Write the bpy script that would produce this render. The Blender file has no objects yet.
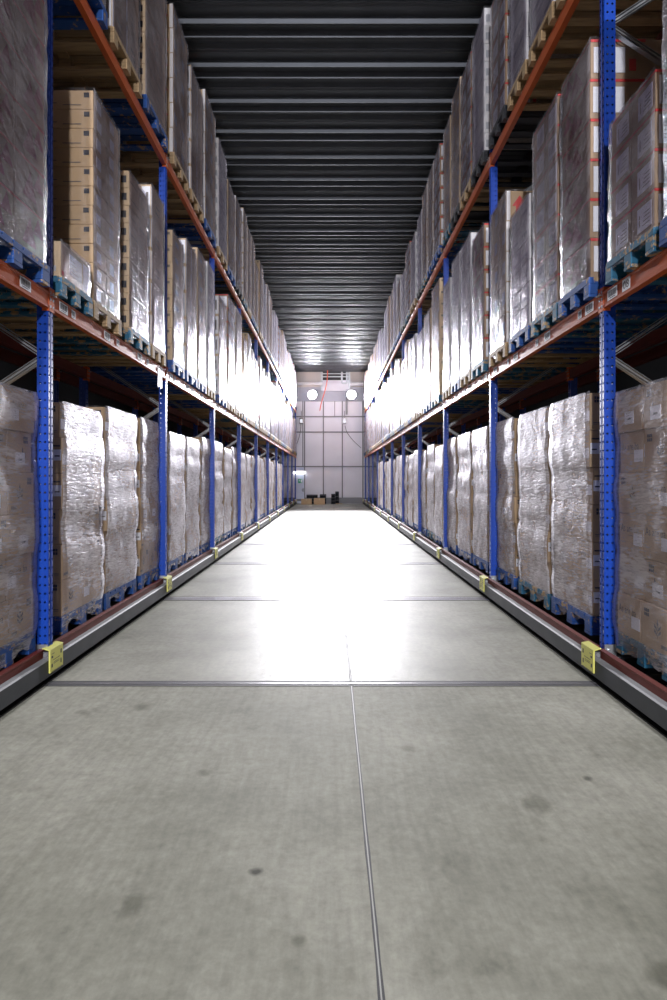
import bpy, math, random
from mathutils import Vector, noise

scn = bpy.context.scene
C = scn.collection
rnd = random.Random(7)
PI = math.pi

# ------------------------------------------------------------------ materials
def hexlin(r, g, b):
    f = lambda c: (c/255/12.92 if c/255 <= .04045 else ((c/255+.055)/1.055)**2.4)
    return (f(r), f(g), f(b), 1)

def newmat(name):
    m = bpy.data.materials.new(name); m.use_nodes = True
    nt = m.node_tree
    return m, nt, nt.nodes, nt.links, nt.nodes['Principled BSDF']

def simple(name, col, rough=.6, metal=0, var=0.0, scale=8, bump=0.0, spec=.5):
    m, nt, N, L, P = newmat(name)
    P.inputs['Base Color'].default_value = col
    P.inputs['Roughness'].default_value = rough
    P.inputs['Metallic'].default_value = metal
    P.inputs['Specular IOR Level'].default_value = spec
    if var or bump:
        tc = N.new('ShaderNodeTexCoord'); no = N.new('ShaderNodeTexNoise')
        no.inputs['Scale'].default_value = scale; no.inputs['Detail'].default_value = 5
        L.new(tc.outputs['Object'], no.inputs['Vector'])
        if var:
            mx = N.new('ShaderNodeMix'); mx.data_type = 'RGBA'
            a = [max(0, c*(1-var)) for c in col[:3]]+[1]; b = [min(1, c*(1+var)) for c in col[:3]]+[1]
            mx.inputs[6].default_value = a; mx.inputs[7].default_value = b
            L.new(no.outputs['Fac'], mx.inputs[0]); L.new(mx.outputs[2], P.inputs['Base Color'])
        if bump:
            bp = N.new('ShaderNodeBump'); bp.inputs['Strength'].default_value = bump; bp.inputs['Distance'].default_value = .01
            L.new(no.outputs['Fac'], bp.inputs['Height']); L.new(bp.outputs['Normal'], P.inputs['Normal'])
    return m

def math_node(N, L, op, a, b=None, c=None, clamp=False):
    n = N.new('ShaderNodeMath'); n.operation = op; n.use_clamp = clamp
    for i, v in enumerate((a, b, c)):
        if v is None: continue
        if isinstance(v, (int, float)): n.inputs[i].default_value = v
        else: L.new(v, n.inputs[i])
    return n.outputs[0]

def ramp(N, L, src, stops):
    r = N.new('ShaderNodeValToRGB'); e = r.color_ramp.elements
    while len(e) < len(stops): e.new(.5)
    for k, (p, c) in enumerate(stops):
        e[k].position = p; e[k].color = c if len(c) == 4 else (*c, 1)
    L.new(src, r.inputs[0]); return r.outputs[0]

def concrete():
    m, nt, N, L, P = newmat('concrete_floor')
    tc = N.new('ShaderNodeTexCoord')
    def nz(scale, det=5, rough=.55, sx=1, sy=1, off=0):
        mp = N.new('ShaderNodeMapping'); mp.inputs['Scale'].default_value = (sx, sy, 1); mp.inputs['Location'].default_value = (off, off*.7, 0)
        L.new(tc.outputs['Object'], mp.inputs['Vector'])
        n = N.new('ShaderNodeTexNoise'); n.inputs['Scale'].default_value = scale
        n.inputs['Detail'].default_value = det; n.inputs['Roughness'].default_value = rough
        L.new(mp.outputs[0], n.inputs['Vector']); return n.outputs['Fac']
    big = nz(.9, 6, .6); fine = nz(22, 6, .7, off=3); streak = nz(5, 4, .6, 6, .6, 9); stain = nz(3.2, 5, .6, off=21)
    spot = nz(4.5, 2, .5, off=50)
    base = ramp(N, L, big, [(.3, (.20, .20, .155)), (.5, (.31, .308, .25)), (.7, (.42, .415, .35))])
    def mul(col, fac, stops):
        r = ramp(N, L, fac, stops); mx = N.new('ShaderNodeMix'); mx.data_type = 'RGBA'; mx.blend_type = 'MULTIPLY'
        mx.inputs[0].default_value = 1; L.new(col, mx.inputs[6]); L.new(r, mx.inputs[7]); return mx.outputs[2]
    c = mul(base, fine, [(.3, (.78, .78, .78)), (.7, (1.12, 1.12, 1.12))])
    c = mul(c, streak, [(.35, (.9, .9, .9)), (.6, (1.03, 1.03, 1.03))])
    c = mul(c, stain, [(.25, (.62, .62, .60)), (.38, (.93, .93, .92)), (.5, (1, 1, 1))])
    c = mul(c, spot, [(.18, (.35, .35, .33)), (.24, (1, 1, 1))])
    # scuffs and oil spots with places of their own
    for (sx_, sy_, r_, dk) in ((-.28, 2.06, .018, .25), (-.68, 1.9, .045, .6), (.93, 2.48, .06, .62), (1.25, 2.70, .02, .4), (-.62, 2.75, .03, .6), (.98, 1.62, .05, .6), (.42, 3.0, .03, .7), (-1.2, 3.55, .05, .6), (-.1, 1.75, .02, .6)):
        vd = N.new('ShaderNodeVectorMath'); vd.operation = 'DISTANCE'; wv = N.new('ShaderNodeVectorMath'); wv.operation = 'MULTIPLY_ADD'
        wn = N.new('ShaderNodeTexNoise'); wn.inputs['Scale'].default_value = 14; L.new(tc.outputs['Object'], wn.inputs['Vector'])
        L.new(wn.outputs['Color'], wv.inputs[0]); wv.inputs[1].default_value = (r_*2.2, r_*2.2, 0); L.new(tc.outputs['Object'], wv.inputs[2])
        L.new(wv.outputs[0], vd.inputs[0]); vd.inputs[1].default_value = (sx_+r_*1.1, sy_+r_*1.1, 0)
        c = mul(c, math_node(N, L, 'DIVIDE', vd.outputs['Value'], r_*2), [(.25, (dk, dk, dk*.95)), (.75, (1, 1, 1))])
    L.new(c, P.inputs['Base Color'])
    # the slab in front of the first rail is duller than the polished aisle behind it
    sep = N.new('ShaderNodeSeparateXYZ'); L.new(tc.outputs['Object'], sep.inputs[0])
    far = math_node(N, L, 'GREATER_THAN', sep.outputs['Y'], 3.97)
    r0 = math_node(N, L, 'MULTIPLY_ADD', big, .16, .66)
    r1 = math_node(N, L, 'MULTIPLY_ADD', streak, .22, .42)
    mx = N.new('ShaderNodeMix'); L.new(far, mx.inputs[0]); L.new(r0, mx.inputs[2]); L.new(r1, mx.inputs[3])
    L.new(mx.outputs[0], P.inputs['Roughness'])
    L.new(math_node(N, L, 'MULTIPLY_ADD', far, .35, .30), P.inputs['Specular IOR Level'])
    bp = N.new('ShaderNodeBump'); bp.inputs['Strength'].default_value = .12; bp.inputs['Distance'].default_value = .004
    L.new(math_node(N, L, 'ADD', fine, math_node(N, L, 'MULTIPLY', stain, 2.5)), bp.inputs['Height']); L.new(bp.outputs[0], P.inputs['Normal'])
    return m

def film(name, diag, sc=1.0, haze=(.10, .42), gloss=.75, rough=.3, st=5, lo=.04, tint=(1, 1, 1, 1), bump=.7):
    """stretch film: clear, glossy, with a milky haze in patches"""
    m, nt, N, L, P = newmat(name)
    N.remove(P)
    out = [n for n in N if n.type == 'OUTPUT_MATERIAL'][0]
    tc = N.new('ShaderNodeTexCoord'); oi = N.new('ShaderNodeObjectInfo')
    add = N.new('ShaderNodeVectorMath'); add.operation = 'ADD'
    sc3 = math_node(N, L, 'MULTIPLY', oi.outputs['Random'], 37.0)
    cmb = N.new('ShaderNodeCombineXYZ'); L.new(sc3, cmb.inputs[0]); L.new(sc3, cmb.inputs[1]); L.new(sc3, cmb.inputs[2])
    L.new(tc.outputs['Object'], add.inputs[0]); L.new(cmb.outputs[0], add.inputs[1])
    def nz(s, rot, st, det=4, rough=.6):
        mp = N.new('ShaderNodeMapping'); mp.inputs['Rotation'].default_value = (rot, 0, 0)
        L.new(add.outputs[0], mp.inputs['Vector'])
        mp2 = N.new('ShaderNodeMapping'); mp2.inputs['Scale'].default_value = (1.5, 1, st)
        L.new(mp.outputs[0], mp2.inputs['Vector'])
        n = N.new('ShaderNodeTexNoise'); n.inputs['Scale'].default_value = s; n.inputs['Detail'].default_value = det
        n.inputs['Roughness'].default_value = rough; n.inputs['Distortion'].default_value = .35
        L.new(mp2.outputs[0], n.inputs['Vector']); return n.outputs['Fac']
    a = nz(5*sc, diag, st); b = nz(11*sc, -diag*.6+.08, st*.8); cl = nz(1.7, 0, 1.2, 3)
    mix = math_node(N, L, 'ADD', math_node(N, L, 'MULTIPLY', a, .6), math_node(N, L, 'MULTIPLY', b, .4))
    h = math_node(N, L, 'ADD', mix, math_node(N, L, 'MULTIPLY', cl, .9))
    bp = N.new('ShaderNodeBump'); bp.inputs['Strength'].default_value = bump; bp.inputs['Distance'].default_value = .014
    L.new(h, bp.inputs['Height'])
    tr = N.new('ShaderNodeBsdfTransparent'); tr.inputs['Color'].default_value = tint; gl = N.new('ShaderNodeBsdfGlossy'); df = N.new('ShaderNodeBsdfDiffuse')
    gl.inputs['Roughness'].default_value = rough; gl.inputs['Color'].default_value = (.95, .94, 1, 1)
    df.inputs['Color'].default_value = (.83, .81, .85, 1)
    L.new(bp.outputs[0], gl.inputs['Normal']); L.new(bp.outputs[0], df.inputs['Normal'])
    fr = N.new('ShaderNodeFresnel'); fr.inputs['IOR'].default_value = 1.45; L.new(bp.outputs[0], fr.inputs['Normal'])
    hz = math_node(N, L, 'MULTIPLY', mix, cl)
    hr = ramp(N, L, hz, [(.19, (haze[0],)*3), (.34, (haze[1],)*3)])
    m1 = N.new('ShaderNodeMixShader'); L.new(hr, m1.inputs[0]); L.new(tr.outputs[0], m1.inputs[1]); L.new(df.outputs[0], m1.inputs[2])
    m2 = N.new('ShaderNodeMixShader'); L.new(math_node(N, L, 'MULTIPLY_ADD', fr.outputs[0], gloss, lo, clamp=True), m2.inputs[0])
    L.new(m1.outputs[0], m2.inputs[1]); L.new(gl.outputs[0], m2.inputs[2])
    L.new(m2.outputs[0], out.inputs['Surface'])
    return m

def painted_wood(name, paint, amount):
    m, nt, N, L, P = newmat(name)
    tc = N.new('ShaderNodeTexCoord'); oi = N.new('ShaderNodeObjectInfo')
    n = N.new('ShaderNodeTexNoise'); n.noise_dimensions = '4D'; n.inputs['Scale'].default_value = 11; n.inputs['Detail'].default_value = 6; n.inputs['Roughness'].default_value = .7
    L.new(tc.outputs['Object'], n.inputs['Vector']); L.new(math_node(N, L, 'MULTIPLY', oi.outputs['Random'], 20), n.inputs['W'])
    c = ramp(N, L, n.outputs['Fac'], [(amount, (.36, .24, .12)), (amount+.04, paint)])
    L.new(c, P.inputs['Base Color']); P.inputs['Roughness'].default_value = .65
    return m

def wood(name, col):
    m, nt, N, L, P = newmat(name)
    tc = N.new('ShaderNodeTexCoord'); mp = N.new('ShaderNodeMapping'); mp.inputs['Scale'].default_value = (1.5, 14, 14)
    n = N.new('ShaderNodeTexNoise'); n.inputs['Scale'].default_value = 3; n.inputs['Detail'].default_value = 6
    L.new(tc.outputs['Object'], mp.inputs[0]); L.new(mp.outputs[0], n.inputs['Vector'])
    c = ramp(N, L, n.outputs['Fac'], [(.3, tuple(x*.6 for x in col)), (.7, col)])
    L.new(c, P.inputs['Base Color']); P.inputs['Roughness'].default_value = .7
    return m

def post_blue():
    """blue paint with real round perforations (seen through), laid out by the post's own UV in metres"""
    m, nt, N, L, P = newmat('blue_post_paint')
    P.inputs['Base Color'].default_value = (.004, .046, .34, 1); P.inputs['Roughness'].default_value = .38
    uv = N.new('ShaderNodeUVMap'); uv.uv_map = 'UVMap'
    s = N.new('ShaderNodeSeparateXYZ'); L.new(uv.outputs[0], s.inputs[0])
    fu = math_node(N, L, 'FRACT', math_node(N, L, 'DIVIDE', math_node(N, L, 'SUBTRACT', s.outputs[0], .004), .036))
    fv = math_node(N, L, 'FRACT', math_node(N, L, 'DIVIDE', s.outputs[1], .06))
    du = math_node(N, L, 'MULTIPLY', math_node(N, L, 'SUBTRACT', fu, .5), .036)
    dv = math_node(N, L, 'MULTIPLY', math_node(N, L, 'SUBTRACT', fv, .5), .06)
    d = math_node(N, L, 'SQRT', math_node(N, L, 'ADD', math_node(N, L, 'MULTIPLY', du, du), math_node(N, L, 'MULTIPLY', dv, dv)))
    L.new(math_node(N, L, 'GREATER_THAN', d, .0078), P.inputs['Alpha'])
    return m

def emit(name, col, st):
    m, nt, N, L, P = newmat(name)
    P.inputs['Base Color'].default_value = (.8, .8, .8, 1)
    P.inputs['Emission Color'].default_value = col; P.inputs['Emission Strength'].default_value = st
    return m

M = {}
M['floor'] = concrete()
M['ceil'] = simple('galvanised_ceiling_sheet', (.075, .082, .095, 1), .52, .6, .2, 3)
M['dark'] = simple('shade_toned_wall', (.035, .036, .04, 1), .8)  # dark tone stands for the unlit depth behind the racks
M['beige'] = simple('beige_wall_panel', (.50, .46, .43, 1), .6, 0, .06, 2)
M['white_panel'] = simple('white_insulated_panel', (.66, .65, .70, 1), .5, 0, .10, 1.3)
M['grey_panel'] = simple('grey_blue_wall_panel', (.33, .34, .40, 1), .5, 0, .10, 2)
M['joint'] = simple('panel_joint_steel', (.16, .16, .17, 1), .5, .3)
M['galv'] = simple('galvanised_steel', (.48, .50, .52, 1), .38, .8, .15, 12)
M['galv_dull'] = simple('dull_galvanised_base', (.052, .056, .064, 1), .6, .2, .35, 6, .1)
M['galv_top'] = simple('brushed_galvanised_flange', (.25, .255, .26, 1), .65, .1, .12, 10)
M['black'] = simple('black_gap', (.015, .015, .016, 1), .7)
M['blackplastic'] = simple('black_plastic', (.008, .009, .013, 1), .8, spec=.2)
M['blue'] = post_blue()
M['blue_solid'] = simple('blue_paint', (.004, .046, .34, 1), .4)
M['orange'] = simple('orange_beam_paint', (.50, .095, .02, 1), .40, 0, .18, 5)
M['beam_shade'] = simple('shade_darkened_beam_paint', (.14, .018, .010, 1), .6, 0, .2, 5)  # beam colour darkened to carry the shade at base, rear and next rows
M['orange_edge'] = simple('bright_orange_connector', (.66, .13, .03, 1), .4)
M['yellow'] = simple('yellow_sensor_plate', (.68, .66, .16, 1), .5, 0, .06, 20)
M['kraft'] = simple('kraft_cardboard', (.47, .325, .185, 1), .75, 0, .10, 3)
M['kraft_light'] = simple('light_kraft_cardboard', (.56, .42, .27, 1), .75, 0, .08, 3)
M['kraft_dark'] = simple('brown_cardboard', (.36, .25, .16, 1), .75, 0, .10, 3)
M['white_card'] = simple('white_cardboard', (.72, .71, .72, 1), .6, 0, .05, 4)
M['ink'] = simple('black_ink', (.03, .03, .04, 1), .6)
M['ink_soft'] = simple('grey_ink', (.14, .12, .11, 1), .6)
M['maroon'] = simple('maroon_print', (.30, .03, .06, 1), .6)
M['red_print'] = simple('red_print', (.60, .04, .04, 1), .55)
M['paper'] = simple('white_paper_label', (.80, .81, .86, 1), .5)
M['paper_print'] = simple('grey_printed_label', (.42, .43, .47, 1), .5)
M['film0'] = film('stretch_film_level', .05, 1.7, (.08, .64), .5, .40, 6, .03, (.97, .95, 1, 1), .8)
M['film0c'] = film('stretch_film_clearer', .04, 1.6, (.05, .36), .55, .34, 6, .04, (.93, .91, .96, 1), .7)
M['film1'] = film('stretch_film_slanted', .62, 1.2, (.02, .26), .8, .20, 9, .035, (.74, .70, .80, 1), 1.0)
M['film_end'] = film('stretch_film_end_lit', .62, 1.0, (.0, .05), .4, .25, 8, .0)  # same film, left clear on end faces where light strikes differently
M['p_blue'] = painted_wood('blue_painted_pallet', (.008, .066, .27), .40)
M['p_teal'] = painted_wood('teal_painted_pallet', (.012, .11, .20), .44)
M['p_wood'] = wood('raw_pallet_wood', (.44, .30, .155))
M['p_black'] = simple('black_plastic_pallet', (.02, .022, .028, 1), .5)
M['cable_orange'] = simple('orange_hose', (.65, .10, .05, 1), .5)
M['cable_black'] = simple('black_cable', (.05, .05, .05, 1), .5)
M['door'] = simple('pale_blue_door', (.52, .57, .70, 1), .5)
M['green'] = simple('green_exit_sign', (.01, .33, .14, 1), .5)
M['lamp'] = emit('floodlight_lens', (1, .98, .96, 1), 60)
M['tube'] = emit('tube_light', (1, .98, 1, 1), 8)
M['steel_rail'] = simple('worn_floor_rail_steel', (.30, .29, .31, 1), .35, .6, .2, 10)
M['joint_dark'] = simple('dark_joint_filler', (.06, .06, .062, 1), .7, 0, .4, 30)
M['joint_light'] = simple('joint_sealant', (.36, .36, .33, 1), .6)

# ------------------------------------------------------------------ mesh builder
class MB:
    def __init__(s): s.v = []; s.f = []; s.m = []; s.uv = []
    def face(s, pts, mi=0, uv=None):
        b = len(s.v); s.v += [tuple(p) for p in pts]; s.f.append(tuple(range(b, b+len(pts)))); s.m.append(mi); s.uv.append(uv)
    def box(s, a, b, mi=0):
        x0, x1 = sorted((a[0], b[0])); y0, y1 = sorted((a[1], b[1])); z0, z1 = sorted((a[2], b[2]))
        k = len(s.v)
        s.v += [(x0,y0,z0),(x1,y0,z0),(x1,y1,z0),(x0,y1,z0),(x0,y0,z1),(x1,y0,z1),(x1,y1,z1),(x0,y1,z1)]
        for q in ((3,2,1,0),(4,5,6,7),(0,1,5,4),(1,2,6,5),(2,3,7,6),(3,0,4,7)):
            s.f.append(tuple(k+i for i in q)); s.m.append(mi); s.uv.append(None)
    def cbox(s, a, b, ch, mi=0):
        """box with chamfered vertical and horizontal edges (24 corner verts)"""
        x0, x1 = sorted((a[0], b[0])); y0, y1 = sorted((a[1], b[1])); z0, z1 = sorted((a[2], b[2]))
        lo = (x0, y0, z0); hi = (x1, y1, z1)
        def P(sx, sy, sz, ax):
            g = [sx, sy, sz]; r = []
            for i in range(3):
                base = hi[i] if g[i] > 0 else lo[i]
                r.append(base if i == ax else base - g[i]*ch)
            return tuple(r)
        idx = {}
        for sx in (-1, 1):
            for sy in (-1, 1):
                for sz in (-1, 1):
                    for ax in range(3):
                        idx[(sx, sy, sz, ax)] = len(s.v); s.v.append(P(sx, sy, sz, ax))
        def add(q):
            vs = [Vector(s.v[i]) for i in q]; n = (vs[1]-vs[0]).cross(vs[2]-vs[0])
            c = sum(vs, Vector())/len(vs) - Vector(((x0+x1)/2, (y0+y1)/2, (z0+z1)/2))
            s.f.append(tuple(q) if n.dot(c) > 0 else tuple(reversed(q))); s.m.append(mi); s.uv.append(None)
        for sg in (-1, 1):
            add([idx[(sg, a_, b_, 0)] for a_, b_ in ((-1,-1),(1,-1),(1,1),(-1,1))])
            add([idx[(a_, sg, b_, 1)] for a_, b_ in ((-1,-1),(1,-1),(1,1),(-1,1))])
            add([idx[(a_, b_, sg, 2)] for a_, b_ in ((-1,-1),(1,-1),(1,1),(-1,1))])
        for a_ in (-1, 1):
            for b_ in (-1, 1):
                add([idx[(a_, b_, -1, 0)], idx[(a_, b_, 1, 0)], idx[(a_, b_, 1, 1)], idx[(a_, b_, -1, 1)]])
                add([idx[(a_, -1, b_, 0)], idx[(a_, 1, b_, 0)], idx[(a_, 1, b_, 2)], idx[(a_, -1, b_, 2)]])
                add([idx[(-1, a_, b_, 1)], idx[(1, a_, b_, 1)], idx[(1, a_, b_, 2)], idx[(-1, a_, b_, 2)]])
                for c_ in (-1, 1):
                    pass
        for sx in (-1, 1):
            for sy in (-1, 1):
                for sz in (-1, 1): add([idx[(sx, sy, sz, k)] for k in range(3)])
    def bar(s, p, q, w, h, mi=0, up=(0, 1, 0)):
        p = Vector(p); q = Vector(q); d = (q-p).normalized(); u = Vector(up).normalized(); n = d.cross(u).normalized()
        u2 = n.cross(d)
        k = len(s.v)
        for e in (p, q):
            for a, b in ((-1,-1),(1,-1),(1,1),(-1,1)): s.v.append(tuple(e + u2*(a*w/2) + n*(b*h/2)))
        for qd in ((0,1,2,3),(7,6,5,4),(0,4,5,1),(1,5,6,2),(2,6,7,3),(3,7,4,0)):
            s.f.append(tuple(k+i for i in qd)); s.m.append(mi); s.uv.append(None)
    def cyl(s, p, q, r, n=12, mi=0, r2=None):
        p = Vector(p); q = Vector(q); d = (q-p).normalized()
        u = d.orthogonal().normalized(); w = d.cross(u); k = len(s.v); r2 = r if r2 is None else r2
        for e, rr in ((p, r), (q, r2)):
            for i in range(n): s.v.append(tuple(e + (u*math.cos(2*PI*i/n)+w*math.sin(2*PI*i/n))*rr))
        for i in range(n):
            j = (i+1) % n; s.f.append((k+i, k+j, k+n+j, k+n+i)); s.m.append(mi); s.uv.append(None)
        s.f.append(tuple(k+i for i in reversed(range(n)))); s.m.append(mi); s.uv.append(None)
        s.f.append(tuple(k+n+i for i in range(n))); s.m.append(mi); s.uv.append(None)
    def tube(s, pts, r, n=6, mi=0):
        for a, b in zip(pts, pts[1:]): s.cyl(a, b, r, n, mi)
    def mesh(s, name, mats):
        me = bpy.data.meshes.new(name); me.from_pydata(s.v, [], s.f)
        for m in mats: me.materials.append(M[m])
        me.polygons.foreach_set('material_index', s.m)
        if any(u is not None for u in s.uv):
            ul = me.uv_layers.new(name='UVMap'); li = 0
            for f, u in zip(s.f, s.uv):
                for j in range(len(f)):
                    ul.data[li].uv = u[j] if u else (0, 0); li += 1
        me.update(); return me

def link(name, me, parent=None, loc=(0,0,0), rz=0):
    o = bpy.data.objects.new(name, me); C.objects.link(o); o.location = loc; o.rotation_euler.z = rz
    if parent: o.parent = parent
    return o
def tag(o, label, cat, group=None, kind=None):
    n = len(label.replace('-', ' ').split())
    assert 4 <= len(label.split()) <= 16, label
    o['label'] = label; o['category'] = cat
    if group: o['group'] = group
    if kind: o['kind'] = kind
    return o
def thing(name, label, cat, loc, group=None):
    o = bpy.data.objects.new(name, None); o.empty_display_size = .1; C.objects.link(o); o.location = loc
    return tag(o, label, cat, group)
def struct(name, mb, mats, label=None, cat=None):
    o = link(name, mb.mesh(name, mats)); o['kind'] = 'structure'
    o['label'] = label or name; o['category'] = cat or name.split('_')[0]
    return o

def text_mesh(txt, size):
    cu = bpy.data.curves.new('t', 'FONT'); cu.body = txt; cu.size = size; cu.resolution_u = 2
    ob = bpy.data.objects.new('t', cu); me = bpy.data.meshes.new_from_object(ob)
    v = [tuple(p.co[:2]) for p in me.vertices]; f = [tuple(p.vertices) for p in me.polygons]
    bpy.data.objects.remove(ob); bpy.data.curves.remove(cu); bpy.data.meshes.remove(me)
    return v, f

# ------------------------------------------------------------------ dimensions (metres; camera at x=0,y=0)
CAMZ = 1.458
XP = {-1: 2.013, 1: 1.945}       # aisle side of the posts
XR = {-1: 1.985, 1: 1.855}       # aisle side of the mobile base
Z0, PITCH, NB = 3.95, 2.80, 10
YP = [Z0 + PITCH*i for i in range(-1, NB+1)]     # post positions, index 0 = bay -1 start
YW = 32.6
CEIL = 7.78
SIDE = {-1: 'left', 1: 'right'}
ORD = ['first', 'second', 'third', 'fourth', 'fifth', 'sixth', 'seventh', 'eighth', 'ninth', 'tenth', 'eleventh', 'twelfth']
LEV = ['floor level', 'middle level', 'top level']
BEAM_TOP = [.25, 2.79, 5.39]

# ------------------------------------------------------------------ setting
b = MB(); b.box((-5, -9.5, -.3), (5, YW+.3, 0)); struct('floor', b, ['floor'], 'worn grey concrete warehouse floor', 'floor')
# transverse flush floor rails the mobile racks roll on
k = 1
for i, y in enumerate(YP):
    if i == 0: continue
    b = MB()
    if i == 1:
        b.box((-4.9, y-.05, -.02), (4.9, y+.05, .0022), 1); b.box((-4.9, y-.008, -.02), (4.9, y+.012, .004), 0)
    else:
        b.box((-4.9, y-.10, -.02), (4.9, y+.10, .002), 0)
        b.box((-4.9, y-.10, -.02), (4.9, y-.075, .003), 1); b.box((-4.9, y+.08, -.02), (4.9, y+.10, .003), 1)
        b.box((-4.9, y-.02, -.02), (4.9, y-.008, .003), 1)
    struct('trim_%d' % k, b, ['steel_rail', 'joint_dark'], 'steel rail set flush across the concrete floor', 'floor rail'); k += 1
# the long saw-cut joint
b = MB()
ys = [-9 + .12*i for i in range(int((YW-1+9)/.12))]
for y0, y1 in zip(ys, ys[1:]):
    def w(y): return .0075 + .006*abs(noise.noise(Vector((3.1, y*3, 0))))
    def c(y): return .142 + .004*noise.noise(Vector((.7, y*1.3, 0)))
    b.face([(c(y0)-w(y0), y0, .0015), (c(y0)+w(y0), y0, .0015), (c(y1)+w(y1), y1, .0015), (c(y1)-w(y1), y1, .0015)], 0)
    b.face([(c(y0)-.0025, y0, .0022), (c(y0)+.0025, y0, .0022), (c(y1)+.0025, y1, .0022), (c(y1)-.0025, y1, .0022)], 1)
struct('trim_%d' % k, b, ['joint_dark', 'joint_light'], 'sealed joint running down the middle of the aisle floor', 'floor joint'); k += 1

# ribbed steel ceiling
b = MB()
prof = []
y = -9.225
while y < YW-.2:
    for off, dep in ((0, .075), (.245, .07), (.48, .05)):
        yy = y+off
        prof += [(yy, 0), (yy+.03, -dep+.012), (yy+.036, -dep), (yy+.043, -dep), (yy+.048, -dep+.012), (yy+.10, -.012), (yy+.13, 0), (yy+.165, -.008), (yy+.18, 0)]
    y += .8
for (y0, z0), (y1, z1) in zip(prof, prof[1:]):
    b.face([(-5, y0, CEIL+z0), (-5, y1, CEIL+z1), (5, y1, CEIL+z1), (5, y0, CEIL+z0)])
b.box((-5, -9.5, CEIL+.02), (5, YW+.3, CEIL+.2))
struct('ceiling', b, ['ceil'], 'ribbed galvanised steel ceiling deck', 'ceiling')
b = MB(); b.box((-5.2, -9.5, -.3), (-5, YW+.3, CEIL+.2)); struct('wall_left', b, ['dark'], 'side wall toned dark for the shade behind the left racks', 'wall')
b = MB(); b.box((5, -9.5, -.3), (5.2, YW+.3, CEIL+.2)); struct('wall_right', b, ['dark'], 'side wall toned dark for the shade behind the right racks', 'wall')
b = MB(); b.box((-5.2, -9.7, -.3), (5.2, -9.5, CEIL+.2)); struct('wall_front', b, ['white_panel'], 'pale end wall behind the viewer', 'wall')
b = MB(); b.box((-5.2, YW, -.3), (5.2, YW+.2, CEIL+.2)); struct('wall_back', b, ['beige'], 'beige end wall of the aisle', 'wall')

PX = YW/555
def bx(px): return (px-331)*PX
def bz(py): return CAMZ + (478.8-py)*PX
# white cladding panels with steel rails over them
b = MB()
vx = [-5, bx(304.6), bx(323.4), bx(342.3), bx(362.8), 5]
hz = [.35, bz(466.6), bz(432.2), bz(416.8), bz(401.5)]
for x0, x1 in zip(vx, vx[1:]):
    for z0, z1 in zip(hz, hz[1:]):
        b.box((x0+.015, YW-.06, z0+.015), (x1-.015, YW, z1-.015))
struct('trim_%d' % k, b, ['white_panel'], 'white wall panels on the end wall', 'wall panelling'); k += 1
b = MB()
for z in hz[1:4]: b.box((-5, YW-.10, z-.035), (5, YW-.045, z+.035))
for x in vx[1:-1]: b.box((x-.035, YW-.09, .3), (x+.035, YW-.045, hz[-1]))
b.box((bx(302.9)-.03, YW-.09, hz[1]), (bx(302.9)+.03, YW-.045, hz[-1]))
b.box((bx(334.7)-.02, YW-.08, hz[3]), (bx(334.7)+.02, YW-.05, hz[-1]))
b.box((-5, YW-.08, 0.0), (5, YW-.0, .35)); b.box((-5, YW-.13, .16), (5, YW-.08, .28))
struct('trim_%d' % k, b, ['joint'], 'dark steel rails and kerb across the end wall', 'wall rails'); k += 1
b = MB(); b.box((-5, YW-.04, hz[-1]), (5, YW, bz(387.3))); b.box((-5, YW-.07, bz(392.6)), (5, YW-.04, bz(391.6)))
struct('trim_%d' % k, b, ['grey_panel'], 'grey blue band above the white wall panels', 'wall band'); k += 1

def pipe(name, x0, x1, z, r, mat, lab, cat, y=YW-.25):
    b = MB(); b.cyl((x0, y, z), (x1, y, z), r, 12, 0)
    for f in (.06, .94):
        xx = x0+(x1-x0)*f
        b.box((xx-.03, y, z-.03), (xx+.03, YW-.035, z+.03), 0); b.cyl((xx-.05, y, z), (xx+.05, y, z), r*1.25, 12, 0)
    tag(link(name, b.mesh(name, [mat])), lab, cat)
pipe('wall_pipe', bx(290), bx(322.5), bz(384.5), .085, 'white_card', 'white pipe on the end wall left of the louvred opening', 'pipe')
pipe('wall_pipe', bx(349.5), bx(375), bz(384.8), .11, 'white_card', 'thick white pipe on the end wall right of the louvred opening', 'pipe')

# louvred opening with guard frame
t = thing('wall_hatch', 'dark louvred opening in a grey frame high on the end wall', 'hatch', (bx(335.5), YW, bz(392)))
def part(name, b, mats, parent):
    off = parent.location
    b.v = [(p[0]-off.x, p[1]-off.y, p[2]-off.z) for p in b.v]
    return link(name, b.mesh(name, mats), parent)
x0, x1, zt, zb = bx(321.8), bx(349.3), bz(370.3), bz(391)
b = MB(); b.box((x0+.06, YW-.05, bz(380.4)), (x1-.06, YW-.001, zt)); part('dark_opening', b, ['black'], t)
b = MB()
for zz in (bz(374), bz(377)): b.box((x0, YW-.14, zz-.03), (x1, YW-.08, zz+.03))
part('crossbar', b, ['galv'], t)
b = MB(); b.box((x0, YW-.08, zb), (x1, YW-.002, bz(380.4))); b.box((x0, YW-.12, bz(383)), (x1, YW-.08, bz(382))); part('lower_panel', b, ['white_panel'], t)
b = MB()
for xx in (x0, x1):
    b.box((xx-.05, YW-.16, zb), (xx+.05, YW-.0, zt)); part('frame_post', b, ['galv'], t); b = MB()
for xx in (bx(341.8), bx(346.8)): b.box((xx-.05, YW-.16, bz(383.5)), (xx+.05, YW-.09, zt))
b.box((bx(341.8), YW-.16, bz(383.5)-.05), (bx(346.8), YW-.09, bz(383.5)+.05))
part('guard_rail', b, ['galv'], t)

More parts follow.
